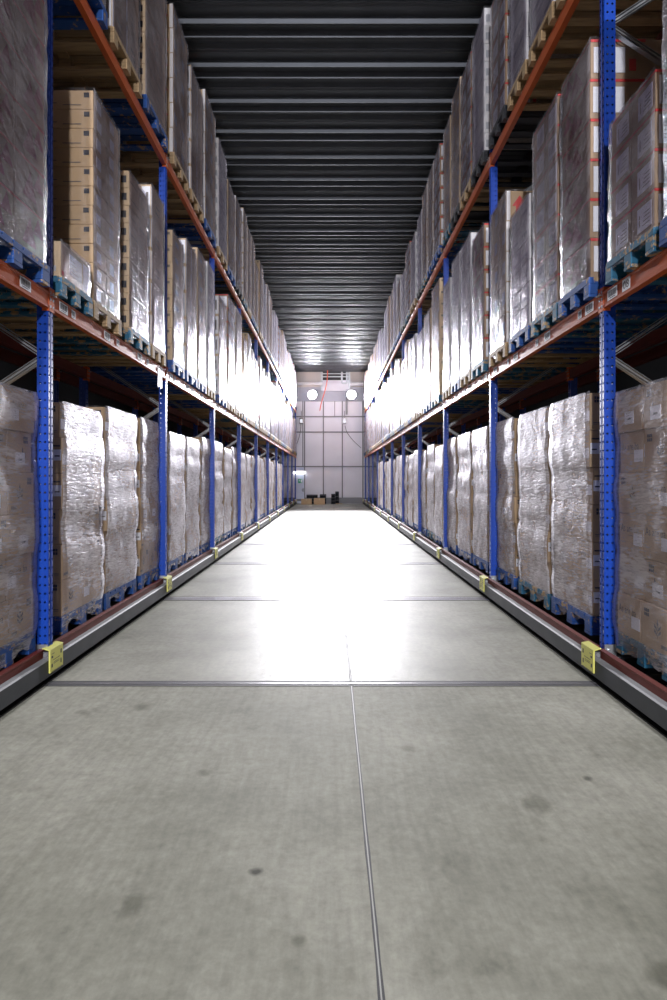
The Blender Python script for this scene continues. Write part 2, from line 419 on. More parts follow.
# door with handle, exit sign, tube light
b = MB(); b.cbox((bx(296.2), YW-.12, .02), (bx(304.2), YW-.04, bz(467.5)), .012)
d = link('door_1', b.mesh('door_1', ['door'])); d['kind'] = 'structure'; d['label'] = 'pale blue personnel door in the end wall'; d['category'] = 'door'
b = MB(); b.cyl((bx(303.2), YW-.12, bz(490)), (bx(303.2), YW-.2, bz(490)), .02); b.box((bx(301.6), YW-.2, bz(490)-.015), (bx(303.3), YW-.17, bz(490)+.015)); b.box((bx(303.2)-.03, YW-.125, bz(490)-.1), (bx(303.2)+.03, YW-.118, bz(490)+.1))
link('door_handle', b.mesh('door_handle', ['joint']), d)
t = thing('exit_sign', 'green emergency exit sign on the pale door', 'sign', (bx(300.3), YW-.13, bz(481)))
b = MB(); b.box((-.12, -.02, -.12), (.12, 0, .12), 0); link('sign_plate', b.mesh('plate', ['green']), t)
b = MB()   # running figure and doorway pictogram
b.box((.035, -.025, -.085), (.10, -.021, .085)); b.box((-.06, -.025, -.01), (-.025, -.021, .05)); b.cyl((-.035, -.025, .07), (-.035, -.021, .07), .016, 8)
b.bar((-.04, -.023, 0), (-.08, -.023, -.06), .016, .004); b.bar((-.04, -.023, 0), (-.005, -.023, -.05), .016, .004); b.bar((-.04, -.023, .045), (.0, -.023, .02), .012, .004); b.bar((-.1, -.023, .02), (-.055, -.023, .04), .012, .004)
link('pictogram', b.mesh('pictogram', ['paper']), t)
t = thing('tube_light', 'bright tube light mounted above the pale door', 'lamp', (bx(299.6), YW-.1, bz(472)))
b = MB(); b.box((-.36, -.08, -.02), (.36, 0, .10)); link('lamp_housing', b.mesh('hs', ['white_card']), t)
b = MB(); b.cyl((-.34, -.10, -.05), (.34, -.10, -.05), .055, 10); link('lamp_tube', b.mesh('tb', ['tube']), t)

# floodlights
R_ = math.radians
def floodlight(x, z, y, diry, lab, watts, tilt=22):
    t = thing('floodlight', lab, 'lamp', (x, y, z), 'floodlights on the end walls')
    s = diry
    b = MB(); b.cyl((0, -.04*s, 0), (0, .14*s, 0), .17, 20, 0, .27); b.cyl((0, .14*s, 0), (0, .17*s, 0), .285, 20, 0)
    for i in range(6): b.box((-.16+.064*i-.006, -.13*s, -.12), (-.16+.064*i+.006, -.03*s, .12))
    link('lamp_housing', b.mesh('fl', ['galv']), t)
    b = MB(); b.cyl((0, .17*s, 0), (0, .178*s, 0), .25, 20); link('lens', b.mesh('lens', ['lamp']), t)
    b = MB(); b.bar((-.3, .02*s, 0), (-.3, .02*s, .32), .04, .012, 0); b.bar((.3, .02*s, 0), (.3, .02*s, .32), .04, .012, 0); b.bar((-.3, .02*s, .32), (.3, .02*s, .32), .04, .012); b.bar((0, .02*s, .32), (0, -.30*s, .32), .04, .04, up=(1, 0, 0))
    b.bar((-.3, .02*s, 0), (-.25, .02*s, 0), .03, .03); b.bar((.3, .02*s, 0), (.25, .02*s, 0), .03, .03)
    link('bracket', b.mesh('br', ['joint']), t)
    ld = bpy.data.lights.new('flood', 'AREA'); ld.shape = 'DISK'; ld.size = .5; ld.energy = watts; ld.color = (.96, .95, 1)
    lo = bpy.data.objects.new('flood_beam', ld); C.objects.link(lo); lo.parent = t; lo.location = (0, .19*s, 0)
    # lamps shine along local -Z: turn to +Y or -Y, tipped down towards the floor
    lo.rotation_euler = (PI/2-R_(tilt), 0, 0) if s > 0 else (-PI/2+R_(tilt), 0, 0)
    ld.spread = PI*(.52 if s < 0 else .5)
    return t
FAR_W, NEAR_W = 1500, 540
floodlight(bx(312.6), bz(396), YW-.3, -1, 'glaring floodlight on the end wall left of the hanging hose', FAR_W, 0)
floodlight(bx(351.2), bz(396), YW-.3, -1, 'glaring floodlight on the end wall right of the louvred opening', FAR_W, 0)
floodlight(-1.4, 6.4, -9.2, 1, 'floodlight on the wall behind the viewer, left side', NEAR_W, 14)
floodlight(1.4, 6.4, -9.2, 1, 'floodlight on the wall behind the viewer, right side', NEAR_W, 14)

# hose, cables, electric boxes
b = MB(); pts = []
for i in range(15):
    f = i/14; pts.append((bx(327.6-6.5*f+1.2*math.sin(f*5)), YW-.35, bz(371.5+40*f)))
b.tube(pts, .028); tag(link('hanging_hose', b.mesh('hose', ['cable_orange'])), 'orange hose hanging from the louvred opening on the end wall', 'hose')
b = MB(); pts = []
for i in range(15):
    f = i/14; pts.append((bx(345+16*f), YW-.115, bz(426+22*f**.6)))
b.tube(pts, .016); tag(link('cable', b.mesh('cab', ['cable_black'])), 'black cable curving right from the right electric box', 'cable')
b = MB(); pts = []
for i in range(12):
    f = i/11; pts.append((bx(301-5*f*f), YW-.115, bz(424+22*f)))
b.tube(pts, .016); tag(link('cable', b.mesh('cab', ['cable_black'])), 'black cable dropping from the left electric box', 'cable')
for px, mat, w in ((301.5, 'joint', 'dark electric box on the end wall above the pale door'), (344.4, 'white_card', 'white electric box on the end wall under the right floodlight')):
    t = thing('electric_box', w, 'electric box', (bx(px), YW-.1, bz(424)))
    b = MB(); b.cbox((-.12, -.14, 0), (.12, 0, .34), .015); link('box_body', b.mesh('eb', [mat]), t)
    b = MB(); b.box((-.09, -.155, .04), (.09, -.14, .26)); link('cover', b.mesh('ec', ['galv']), t)
    b = MB(); b.cyl((0, -.05, .34), (0, -.05, .75), .02, 8); link('conduit', b.mesh('cd', ['joint']), t)
# duct behind right flood
b = MB(); b.box((bx(345.6), YW-.2, bz(414.9)), (bx(347.6), YW-.1, bz(398))); tag(link('cable_duct', b.mesh('cd', ['joint'])), 'dark cable duct running up to the right floodlight', 'duct')

# clutter at the foot of the end wall
def floor_box(px0, px1, pyt, pyb, dep, y, mat, name, lab, cat):
    x0, x1 = bx(px0), bx(px1); hgt = (pyb-pyt)*PX
    t = thing(name, lab, cat, ((x0+x1)/2, y, 0)); w = (x1-x0)/2
    b = MB(); b.cbox((-w, -dep/2, 0), (w, dep/2, hgt), .01)
    link('box_body', b.mesh('bb', [mat]), t)
    b = MB()
    if mat.startswith('kraft'):
        b.box((-.03, -dep/2-.002, hgt*.7), (.03, dep/2, hgt+.002)); link('packing_tape', b.mesh('tp', ['kraft_light']), t)
    else:
        for z in (.3, .6, .9):
            b = MB(); b.box((-w-.006, -dep/2-.006, hgt*z), (w+.006, dep/2+.006, hgt*z+.015)); link('rim', b.mesh('rm', ['joint']), t)
floor_box(302.2, 312.3, 498.6, 504, .45, YW-.95, 'kraft', 'cardboard_box', 'brown cardboard box on the floor beside the pale door', 'box')
floor_box(314.4, 325, 498.0, 504, .45, YW-.95, 'kraft', 'cardboard_box', 'brown cardboard box on the floor at the middle of the wall', 'box')
floor_box(307.0, 317.8, 494.3, 503.5, .4, YW-.42, 'blackplastic', 'black_crate', 'wide black crate stack behind the brown cardboard boxes', 'crate')
floor_box(320.0, 326.2, 494.0, 503.5, .35, YW-.42, 'blackplastic', 'black_crate', 'narrow black crate stack behind the second cardboard box', 'crate')
floor_box(331.2, 335.0, 494.0, 504, .35, YW-.5, 'blackplastic', 'black_crate', 'short upright black crate stack near the aisle centre', 'crate')
floor_box(335.2, 338.8, 491.2, 503.5, .35, YW-.45, 'blackplastic', 'black_crate', 'tallest upright black crate stack near the aisle centre', 'crate')
b = MB()
for i in range(3): b.box((bx(335.5), YW-.95+.14*i, .02), (bx(342), YW-.87+.14*i, .045))
for xx in (336, 341): b.box((bx(xx), YW-.96, 0), (bx(xx)+.06, YW-.58, .02))
tag(link('wooden_board', b.mesh('wb', ['p_wood'])), 'small wooden slats lying before the black crates', 'board')

# ------------------------------------------------------------------ rack parts
def post_mesh(s, h):
    """hollow perforated upright: aisle face at x=0, depth away from aisle, y 0..0.1"""
    D = .08
    prof = [(.005, 0), (0, .005), (0, .027), (.010, .031), (.010, .041), (0, .045), (0, .067), (.005, .072), (D, .072), (D, .055), (D-.012, .055), (D-.012, .018), (D, .018), (D, 0)]
    b = MB(); n = len(prof); u = 0
    for i in range(n):
        p, q = prof[i], prof[(i+1) % n]; L_ = math.dist(p, q)
        u0 = 0; u1 = L_
        pts = [(s*p[0], p[1], 0), (s*q[0], q[1], 0), (s*q[0], q[1], h), (s*p[0], p[1], h)]
        big = L_ > .020 and not (p[0] > .05 and q[0] > .05)
        if L_ < .03: u0, u1 = .022-L_/2, .022+L_/2
        uv = [(u0, 0), (u1, 0), (u1, h), (u0, h)] if big else None
        if s > 0: pts = pts[::-1]; uv = uv[::-1] if uv else None
        b.face(pts, 0 if big else 1, uv)
    return b
POST = {s: post_mesh(s, 5.62-.19).mesh('post', ['blue', 'blue_solid']) for s in (-1, 1)}
def brace_mesh(s, up):
    b = MB(); p = (s*.08, 0, 0); q = (s*.99, 0, .60 if up else -.60)
    b.bar(p, q, .035, .012, 0); 
    P_ = Vector(p); Q = Vector(q); d = (Q-P_).normalized(); n = d.cross(Vector((0, 1, 0))).normalized()
    for sg in (-1, 1):
        b.bar(P_+n*(.019*sg), Q+n*(.019*sg), .035, .004, 0)
    b.cyl((s*.06, -.03, 0), (s*.06, .03, 0), .009, 8, 0)
    return b.mesh('brace', ['galv'])
BR = {(s, u): brace_mesh(s, u) for s in (-1, 1) for u in (0, 1)}
def foot_mesh(s):
    b = MB(); b.box((-s*.01, -.02, 0), (s*.11, .12, .01)); b.box((s*.0, -.008, .01), (s*.085, -.002, .09)); b.cyl((s*.03, -.02, .05), (s*.03, -.004, .05), .012, 6)
    return b.mesh('foot', ['galv'])
FOOT = {s: foot_mesh(s) for s in (-1, 1)}
for s in (-1, 1):
    for i, y in enumerate(YP):
        where = ORD[i-1] + ' in view from the camera' if i else 'beside the viewer'
        t = thing('rack_frame', f'blue perforated upright frame of the {SIDE[s]} rack, {where}', 'rack upright', (s*XP[s], y, .19), 'upright frames of the racks')
        link('front_post', POST[s], t); link('rear_post', POST[s], t, (s*.97, 0, 0))
        for j in range(5):
            zc = 1.16-.19+1.19*j
            if zc + .6 < 5.4: link('brace', BR[(s, 1)], t, (0, .05, zc+.01))
            if zc < 5.4: link('brace', BR[(s, 0)], t, (0, .05, zc-.03))
        link('foot_plate', FOOT[s], t); link('foot_plate', FOOT[s], t, (s*.97, 0, 0))

# beams
BL = PITCH-.072
def beam_body(s, mat, h=.115, d=.05):
    b = MB(); L_ = BL
    pr = [(0, -h), (0, -h+.018), (.005, -h+.024), (.005, -.016), (0, -.010), (0, 0), (d-.008, 0), (d, -.008), (d, -h)]
    n = len(pr)
    for i in range(n):
        p, q = pr[i], pr[(i+1) % n]
        pts = [(s*p[0], 0, p[1]), (s*q[0], 0, q[1]), (s*q[0], L_, q[1]), (s*p[0], L_, p[1])]
        b.face(pts if s < 0 else pts[::-1], 0)
    b.face([(s*p[0], 0, p[1]) for p in pr], 0); b.face([(s*p[0], L_, p[1]) for p in reversed(pr)], 0)
    return b.mesh('beam', [mat])
BODY = {(s, m): beam_body(s, m) for s in (-1, 1) for m in ('orange', 'beam_shade')}
def conn_mesh(s, e):
    # bent plate hooked on the post at the beam's end: e=0 near end, 1 far end
    b = MB(); y0, y1 = (-.035, 0) if e == 0 else (0, .035)
    b.box((0, y0, -.135), (s*.006, y1, .035)); 
    yy = 0 if e == 0 else 0
    b.box((0, -.004, -.135), (s*.05, .004, .035))
    for z in (-.1, -.05, 0): b.box((-s*.004, (y0+y1)/2-.006, z-.008), (0, (y0+y1)/2+.006, z+.008), 1)
    b.cyl((-s*.025, (y0+y1)/2, -.02), (0, (y0+y1)/2, -.02), .006, 8, 1)
    return b.mesh('conn', ['orange_edge', 'galv'])
CON = {(s, e): conn_mesh(s, e) for s in (-1, 1) for e in (0, 1)}
def barcode(s, w, h, seed, txt=None):
    """paper label with bars; lies on the aisle face (x=0), centred"""
    r = random.Random(seed); b = MB(); b.box((-s*.0012, -w/2, -h/2), (s*.001, w/2, h/2), 0)
    X = -s*.0019
    if txt:
        v, f = text_mesh(txt, h*.95); mx = max(p[0] for p in v); my = max(p[1] for p in v); mn = min(p[0] for p in v)
        k0 = len(b.v)
        for p in v:
            # read from the aisle: on the right rack text runs towards the camera (-y), on the left away from it (+y)
            yy = ((p[0]-(mx+mn)/2))*(-1 if s > 0 else 1); b.v.append((X, yy, p[1]-my/2))
        for q in f: b.f.append(tuple(k0+i for i in q)); b.m.append(1); b.uv.append(None)
    else:
        y = -w*.40
        while y < w*.36:
            t_ = r.uniform(.0015, .005); b.box((X, y, -h*.22), (0, y+t_, h*.36), 1); y += t_+r.uniform(.002, .006)
        b.box((X, -w*.3, -h*.38), (0, w*.25, -h*.31), 1)
    return b.mesh('label', ['paper', 'ink'])
LAB = {s: [barcode(s, .13, .072, i) for i in range(3)] for s in (-1, 1)}
SQ = {s: barcode(s, .06, .06, 9) for s in (-1, 1)}
NUM = {s: {n: barcode(s, .095, .078, 3, n) for n in ('08',)} for s in (-1, 1)}
LABC = 0
for s in (-1, 1):
    for i in range(NB+1):
        y = YP[i]+.072
        for lv in range(3):
            for row in ('front', 'rear'):
                rx = 0 if row == 'front' else .96
                mat = 'orange' if lv and row == 'front' else 'beam_shade'
                xx = s*(XP[s]-.008+rx) if lv else s*(XR[s]+.045+rx)
                t = thing('shelf_beam', ('orange' if mat == 'orange' else 'shade-darkened red') + f' {row} beam, {LEV[lv]} of the {SIDE[s]} rack, {ORD[i]} bay from camera', 'shelf beam', (xx, y, BEAM_TOP[lv]), f'{row} beams of the racks')
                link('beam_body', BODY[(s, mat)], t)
                if lv:
                    link('beam_connector', CON[(s, 0)], t, (0, 0, 0)); link('beam_connector', CON[(s, 1)], t, (0, BL, 0))
                if row == 'front' and lv == 1:
                    spots = [(.14 if i else .3, 0), (.30, 2), (.95, 0), (1.20, 2), (1.80, 0), (2.05, 2), (2.52, 0)]
                    if i == 0 and s > 0: spots = [(2.60, 0), (2.42, 'n'), (1.5, 0), (.5, 0)]
                    if i == 0 and s < 0: spots = [(2.42, 0), (1.5, 0), (.5, 0)]
                    for yy, kd in spots:
                        me = NUM[s]['08'] if kd == 'n' else (SQ[s] if kd == 2 else LAB[s][i % 3])
                        link('barcode_label', me, t, (0, yy, -.054))
# paper tag hanging from left middle beam
b = MB(); b.box((-.0, -.085, -.22), (.002, .085, 0), 0); b.box((.0021, -.06, -.16), (.003, .06, -.15), 1); b.box((.0021, -.06, -.10), (.003, .05, -.09), 1)
o = link('paper_tag', b.mesh('tag', ['paper', 'ink_soft']), None, (-(XP[-1]-.0095), 6.5, 2.75)); tag(o, 'white paper tag hanging from the left middle beam at second upright', 'tag')

# mobile base per side
for s in (-1, 1):
    t = thing('mobile_base', f'grey steel mobile base rail running along the {SIDE[s]} rack', 'rack base', (s*XR[s], YP[0]-.3, 0), 'mobile rack bases')
    L_ = YP[-1]+.3-t.location.y
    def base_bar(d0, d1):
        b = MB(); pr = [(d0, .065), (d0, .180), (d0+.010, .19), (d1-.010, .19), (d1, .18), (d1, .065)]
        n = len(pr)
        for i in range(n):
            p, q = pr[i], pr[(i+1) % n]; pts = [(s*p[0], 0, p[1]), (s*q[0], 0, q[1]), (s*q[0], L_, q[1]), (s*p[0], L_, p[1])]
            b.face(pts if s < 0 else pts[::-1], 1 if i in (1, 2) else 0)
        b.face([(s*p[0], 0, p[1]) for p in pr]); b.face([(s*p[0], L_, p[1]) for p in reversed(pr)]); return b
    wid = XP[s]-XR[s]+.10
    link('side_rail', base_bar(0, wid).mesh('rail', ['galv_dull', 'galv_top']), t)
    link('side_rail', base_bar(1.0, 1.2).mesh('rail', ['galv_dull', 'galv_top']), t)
    for i, y in enumerate(YP):
        yy = y-t.location.y
        b = MB(); b.box((s*(wid), yy, .07), (s*1.0, yy+.1, .185)); link('cross_member', b.mesh('cm', ['galv_dull']), t)
        b = MB(); b.cyl((s*.15, yy+.0, .066), (s*.15, yy+.06, .066), .062, 18)
        if i: link('wheel', b.mesh('wh', ['joint']), t)
    # flat guide strip on the floor under the rail
    b = MB(); b.box((s*.03, 0, .0), (s*.075, L_, .012)); link('guide_strip', b.mesh('gs', ['black']), t)

# yellow sensor boxes
def sensor(s):
    bs = []
    b = MB(); b.cbox((0, 0, 0), (s*.012, .19, .165), .003, 0); 
    b.bar((s*.006, .002, .162), (s*.055, .002, .178), .01, .006, 0)
    b.face([(0, 0, .165), (s*.055, 0, .176), (s*.055, .19, .176), (0, .19, .165)], 0)
    b.face([(0, 0, .161), (0, .19, .161), (s*.055, .19, .172), (s*.055, 0, .172)], 0)
    bs.append(('warning_plate', b.mesh('wp', ['yellow'])))
    b = MB(); X = -s*.001
    for (y0, y1, z0, z1) in ((.02, .035, .035, .06), (.15, .162, .03, .062), (.02, .04, .10, .115), (.15, .165, .10, .13), (.045, .14, .082, .085), (.02, .17, .005, .0065), (.05, .13, .055, .058), (.05, .13, .065, .067), (.02, .06, .128, .131)):
        b.box((X, y0, z0), (s*.003, y1, z1))
    bs.append(('warning_print', b.mesh('wpr', ['ink'])))
    b = MB(); b.box((s*.012, .008, .10), (s*.05, .18, .155)); b.cyl((s*.035, -.004, .13), (s*.035, .01, .13), .012, 12, 1); b.box((s*.014, .003, .1), (s*.05, .008, .15), 2)
    bs.append(('sensor_housing', b.mesh('sh', ['blackplastic', 'galv', 'joint'])))
    return bs
SEN = {s: sensor(s) for s in (-1, 1)}
for s in (-1, 1):
    for i in range(1, len(YP)):
        t = thing('sensor_box', f'yellow sensor box on the {SIDE[s]} base rail at the {ORD[i-1]} upright in view', 'sensor', (s*(XR[s]-.014), YP[i]-.055, .09), 'yellow sensor boxes on the base rails')
        for nm, me in SEN[s]: link(nm, me, t)

# ------------------------------------------------------------------ pallets
def pallet_meshes(w, dpt=1.2):
    """local: x 0..dpt away from aisle (multiplied by s later), y 0..w, z 0..0.144"""
    parts = []
    top = MB(); n = 7
    bw = .095
    for i in range(n):   # deck boards run along x
        y = (w-bw)*i/(n-1) if w > .7 else (w-.085)*i/(n-1)
        top.box((0, y, .122), (dpt, y+(bw if w > .7 else .075), .144))
    for x in (0, dpt/2-.05, dpt-.1): top.box((x, 0, .10), (x+.10, w, .122))
    parts.append(('top_deck', top, (0, 0, 0)))
    bwid = .1 if w > .7 else .085
    blk = MB(); blk.cbox((0, 0, 0), (.12, bwid, .078), .004)
    for x in (0, dpt/2-.06, dpt-.12):
        for y in (0, w/2-bwid/2, w-bwid): parts.append(('block', blk, (x, y, .022)))
    bt = MB(); bt.box((0, 0, 0), (dpt, bwid, .022))
    for y in (0, w/2-bwid/2, w-bwid): parts.append(('bottom_board', bt, (0, y, 0)))
    return parts
PCACHE = {}
def flip(b, s):
    if s > 0: return b
    c = MB(); c.v = [(-p[0], p[1], p[2]) for p in b.v]; c.f = [tuple(reversed(q)) for q in b.f]; c.m = b.m; c.uv = b.uv; return c
def add_pallet(s, x, y, z, w, mat, label, split, group):
    key = (s, w, mat, split)
    if key not in PCACHE:
        pm = pallet_meshes(w); res = []
        if split:
            done = {}
            for nm, mb, off in pm:
                if id(mb) not in done: done[id(mb)] = flip(mb, s).mesh(nm, [mat])
                res.append((nm, done[id(mb)], (s*off[0], off[1], off[2])))
        else:
            al = MB()
            for nm, mb, off in pm:
                k0 = len(al.v); al.v += [(p[0]+off[0], p[1]+off[1], p[2]+off[2]) for p in mb.v]
                al.f += [tuple(k0+i for i in q) for q in mb.f]; al.m += mb.m; al.uv += mb.uv
            res = flip(al, s).mesh('pallet', [mat])
        PCACHE[key] = res
    r = PCACHE[key]
    if split:
        t = bpy.data.objects.new('pallet', None); C.objects.link(t); t.parent = label; t.location = (x, y, z)
        for nm, me, off in r: link(nm, me, t, off)
    else:
        link('pallet', r, label, (x, y, z))

# ------------------------------------------------------------------ cartons
# local carton: x 0..d away from aisle, y 0..w, z 0..h ; prints on the aisle face (x=0) and the camera face (y=0)
CM = ['kraft', 'ink', 'paper', 'red_print', 'maroon', 'ink_soft', 'paper_print', 'kraft_light', 'white_card', 'kraft_dark']
IX = {m: i for i, m in enumerate(CM)}
TXT = text_mesh('As are ba', .075)
TXT2 = text_mesh('fresh goods', .02) if False else None
def aisle(b, y0, y1, z0, z1, m, e=.0012): b.box((-e, y0, z0), (.0005, y1, z1), IX[m])
def endf(b, x0, x1, z0, z1, m, e=.0012): b.box((x0, -e, z0), (x1, .0005, z1), IX[m])
def leafmark(b, y, z, sc=1.0, face='a'):
    def tri(pts):
        if face == 'a': b.face([(-.0016, y+p[0]*sc, z+p[1]*sc) for p in pts], IX['ink'])
        else: b.face([(y+p[0]*sc, -.0016, z+p[1]*sc) for p in pts], IX['ink'])
    tri([(0, .10), (-.009, .065), (0, .05), (.009, .065)])
    for zz in (0, .028):
        tri([(-.004, zz), (-.03, zz+.018), (-.034, zz+.038), (-.008, zz+.018)])
        tri([(.004, zz), (.03, zz+.018), (.034, zz+.038), (.008, zz+.018)])
    tri([(-.002, -.012), (.002, -.012), (.002, .06), (-.002, .06)])
def hashmark(b, a0, z0, face, sc=1.0):
    fn = aisle if face == 'a' else endf
    for i in range(3):
        for j in range(2):
            fn(b, a0+i*.019*sc, a0+(i*.019+.015)*sc, z0+j*.026*sc, z0+(j*.026+.021)*sc, 'ink')
def carton_mesh(kind, w, d, h, s, var):
    b = MB(); r = random.Random(hash((kind, var)) & 0xffff if False else (len(kind)*31+var*7))
    base = {'kraft': 'kraft', 'slim': 'kraft', 'slim2': 'kraft_light', 'strip': 'kraft_light', 'banded': 'kraft_dark', 'maroon': 'kraft_dark', 'white': 'white_card', 'arrow': 'kraft', 'low': 'kraft_light', 'plain': 'kraft_light'}[kind]
    g = .003
    b.cbox((0, g, 0), (d-g, w-g, h-.002), .004, IX[base])
    hh = h-.002
    if kind == 'kraft':
        # tape seam, black marks, white label, script
        b.box((.0, w/2-.0015, hh-.0005), (d-g, w/2+.0015, hh+.0008), IX['kraft_light'])
        if var % 3 == 0:
            hashmark(b, w-.10, hh-.075, 'a'); leafmark(b, w*.62, hh*.28, 1.0); aisle(b, w*.34, w*.34+.11, hh*.18, hh*.18+.085, 'paper', .002); aisle(b, w*.34+.03, w*.34+.075, hh*.18+.03, hh*.18+.042, 'ink', .0028)
        elif var % 3 == 1:
            v, f = TXT; k0 = len(b.v)
            for p in v: b.v.append((-.0016, (w*.10+p[0]*.75) if s < 0 else (w*.92-p[0]*.75), hh*.55+p[1]))
            for q in f: b.f.append(tuple(k0+i for i in q)); b.m.append(IX['ink']); b.uv.append(None)
            aisle(b, w*.3, w*.6, hh*.46, hh*.475, 'ink_soft'); aisle(b, w*.05, w*.05+.10, hh*.25, hh*.25+.08, 'paper', .002)
        else:
            leafmark(b, w*.42, hh*.35, 1.1); hashmark(b, w-.09, hh-.08, 'a'); aisle(b, w*.1, w*.3, hh*.12, hh*.2, 'ink_soft')
        # camera-facing end
        if var % 2 == 0:
            hashmark(b, .03, hh-.075, 'e'); endf(b, .02, .10, hh*.18, hh*.205, 'ink_soft'); endf(b, .02, .12, hh*.14, hh*.15, 'ink_soft')
        else:
            endf(b, .0, .10, hh*.36, hh*.36+.085, 'paper', .002); endf(b, .012, .05, hh*.36+.03, hh*.36+.04, 'ink', .0028); endf(b, .01, .07, hh*.75, hh*.79, 'ink')
    elif kind == 'low':
        aisle(b, w*.30, w*.72, hh*.25, hh*.85, 'paper', .002); aisle(b, w*.78, w*.98, hh*.12, hh*.9, 'paper', .002)
        for q in range(4): aisle(b, w*.34, w*(.6-.04*q), hh*(.35+.11*q), hh*(.35+.11*q)+.006, 'ink_soft', .0028)
        aisle(b, w*.06, w*.12, hh*.08, hh*.2, 'red_print')
        endf(b, .03, .12, hh*.15, hh*.3, 'paper_print')
    elif kind == 'slim':
        aisle(b, w*.28, w*.28+.085, hh*.22, hh*.82, 'paper', .002)
        endf(b, .03, .075, hh-.062, hh-.022, 'ink'); endf(b, d-.10, d-.06, hh-.062, hh-.022, 'ink'); endf(b, .10, .25, hh*.2, hh*.24, 'ink_soft'); endf(b, .30, .34, hh*.3, hh*.34, 'ink_soft')
    elif kind == 'slim2':
        endf(b, .025, .075, hh*.3, hh*.7, 'ink'); aisle(b, w*.1, w*.9, hh*.46, hh*.5, 'ink_soft')
        endf(b, .10, .25, hh*.2, hh*.24, 'ink_soft')
    elif kind == 'strip':
        endf(b, .008, .10, hh*.05, hh*.93, 'paper', .002); endf(b, .03, .055, hh*.25, hh*.75, 'ink_soft', .0028); aisle(b, .005, .03, hh*.05, hh*.93, 'paper', .002)
        for q in range(2): aisle(b, w*.35, w*.65, hh*(.3+.2*q), hh*(.34+.2*q), 'ink_soft')
    elif kind == 'banded':
        aisle(b, w*.14, w*.72, hh*.16, hh*.80, 'paper', .002); aisle(b, w*.60, w*.63, hh*.3, hh*.6, 'ink_soft', .0028)
        for q in range(4): aisle(b, w*.2, w*(.5-.03*q), hh*(.28+.1*q), hh*(.28+.1*q)+.005, 'ink_soft', .0028)
        endf(b, .0, .40, hh*.93, hh*.995, 'red_print'); endf(b, .02, .27, hh*.12, hh*.85, 'paper', .002)
        for q in range(5): endf(b, .05, .20-.012*q, hh*(.25+.1*q), hh*(.25+.1*q)+.005, 'ink_soft', .0028)
        endf(b, .30, .335, hh*.15, hh*.28, 'red_print'); endf(b, .30, .33, hh*.6, hh*.75, 'red_print'); aisle(b, 0.004, w-.004, hh*.95, hh, 'red_print')
    elif kind == 'maroon':
        b.face([(-.0014, w*.25, hh*.18), (-.0014, w*.72, hh*.18), (-.0014, w*.50, hh*.80)], IX['maroon'])
        b.face([(-.0014, w*.60, hh*.50), (-.0014, w*.95, hh*.50), (-.0014, w*.78, hh*.92)], IX['maroon'])
        aisle(b, 0.004, w-.004, hh*.96, hh, 'red_print')
        endf(b, .02, .25, hh*.15, hh*.8, 'paper', .002); endf(b, .0, .4, hh*.93, hh*.995, 'red_print'); endf(b, .28, .33, hh*.2, hh*.5, 'red_print')
    elif kind == 'arrow':
        b.face([(.06, -.0014, hh*.5), (.22, -.0014, hh*.5), (.14, -.0014, hh*.85)], IX['red_print']); endf(b, .10, .18, hh*.15, hh*.5, 'red_print')
        endf(b, .0, .04, 0.01, hh, 'white_card', .001); aisle(b, w*.15, w*.5, hh*.35, hh*.75, 'paper_print', .002)
    elif kind == 'white':
        endf(b, .02, .10, hh*.2, hh*.6, 'paper_print', .002); endf(b, .13, .3, hh*.3, hh*.5, 'ink_soft'); aisle(b, w*.2, w*.8, hh*.3, hh*.45, 'paper_print', .002)
    elif kind == 'plain':
        endf(b, .03, .07, hh*.7, hh*.85, 'ink_soft'); aisle(b, w*.3, w*.6, hh*.3, hh*.6, 'paper_print', .002)
    return flip(b, s)
CC = {}
def carton(kind, w, d, h, s, var):
    k_ = (kind, round(w, 3), round(d, 3), round(h, 4), s, var)
    if k_ not in CC:
        mb = carton_mesh(kind, w, d, h, s, var); CC[k_] = (mb, mb.mesh('carton', CM))
    return CC[k_]

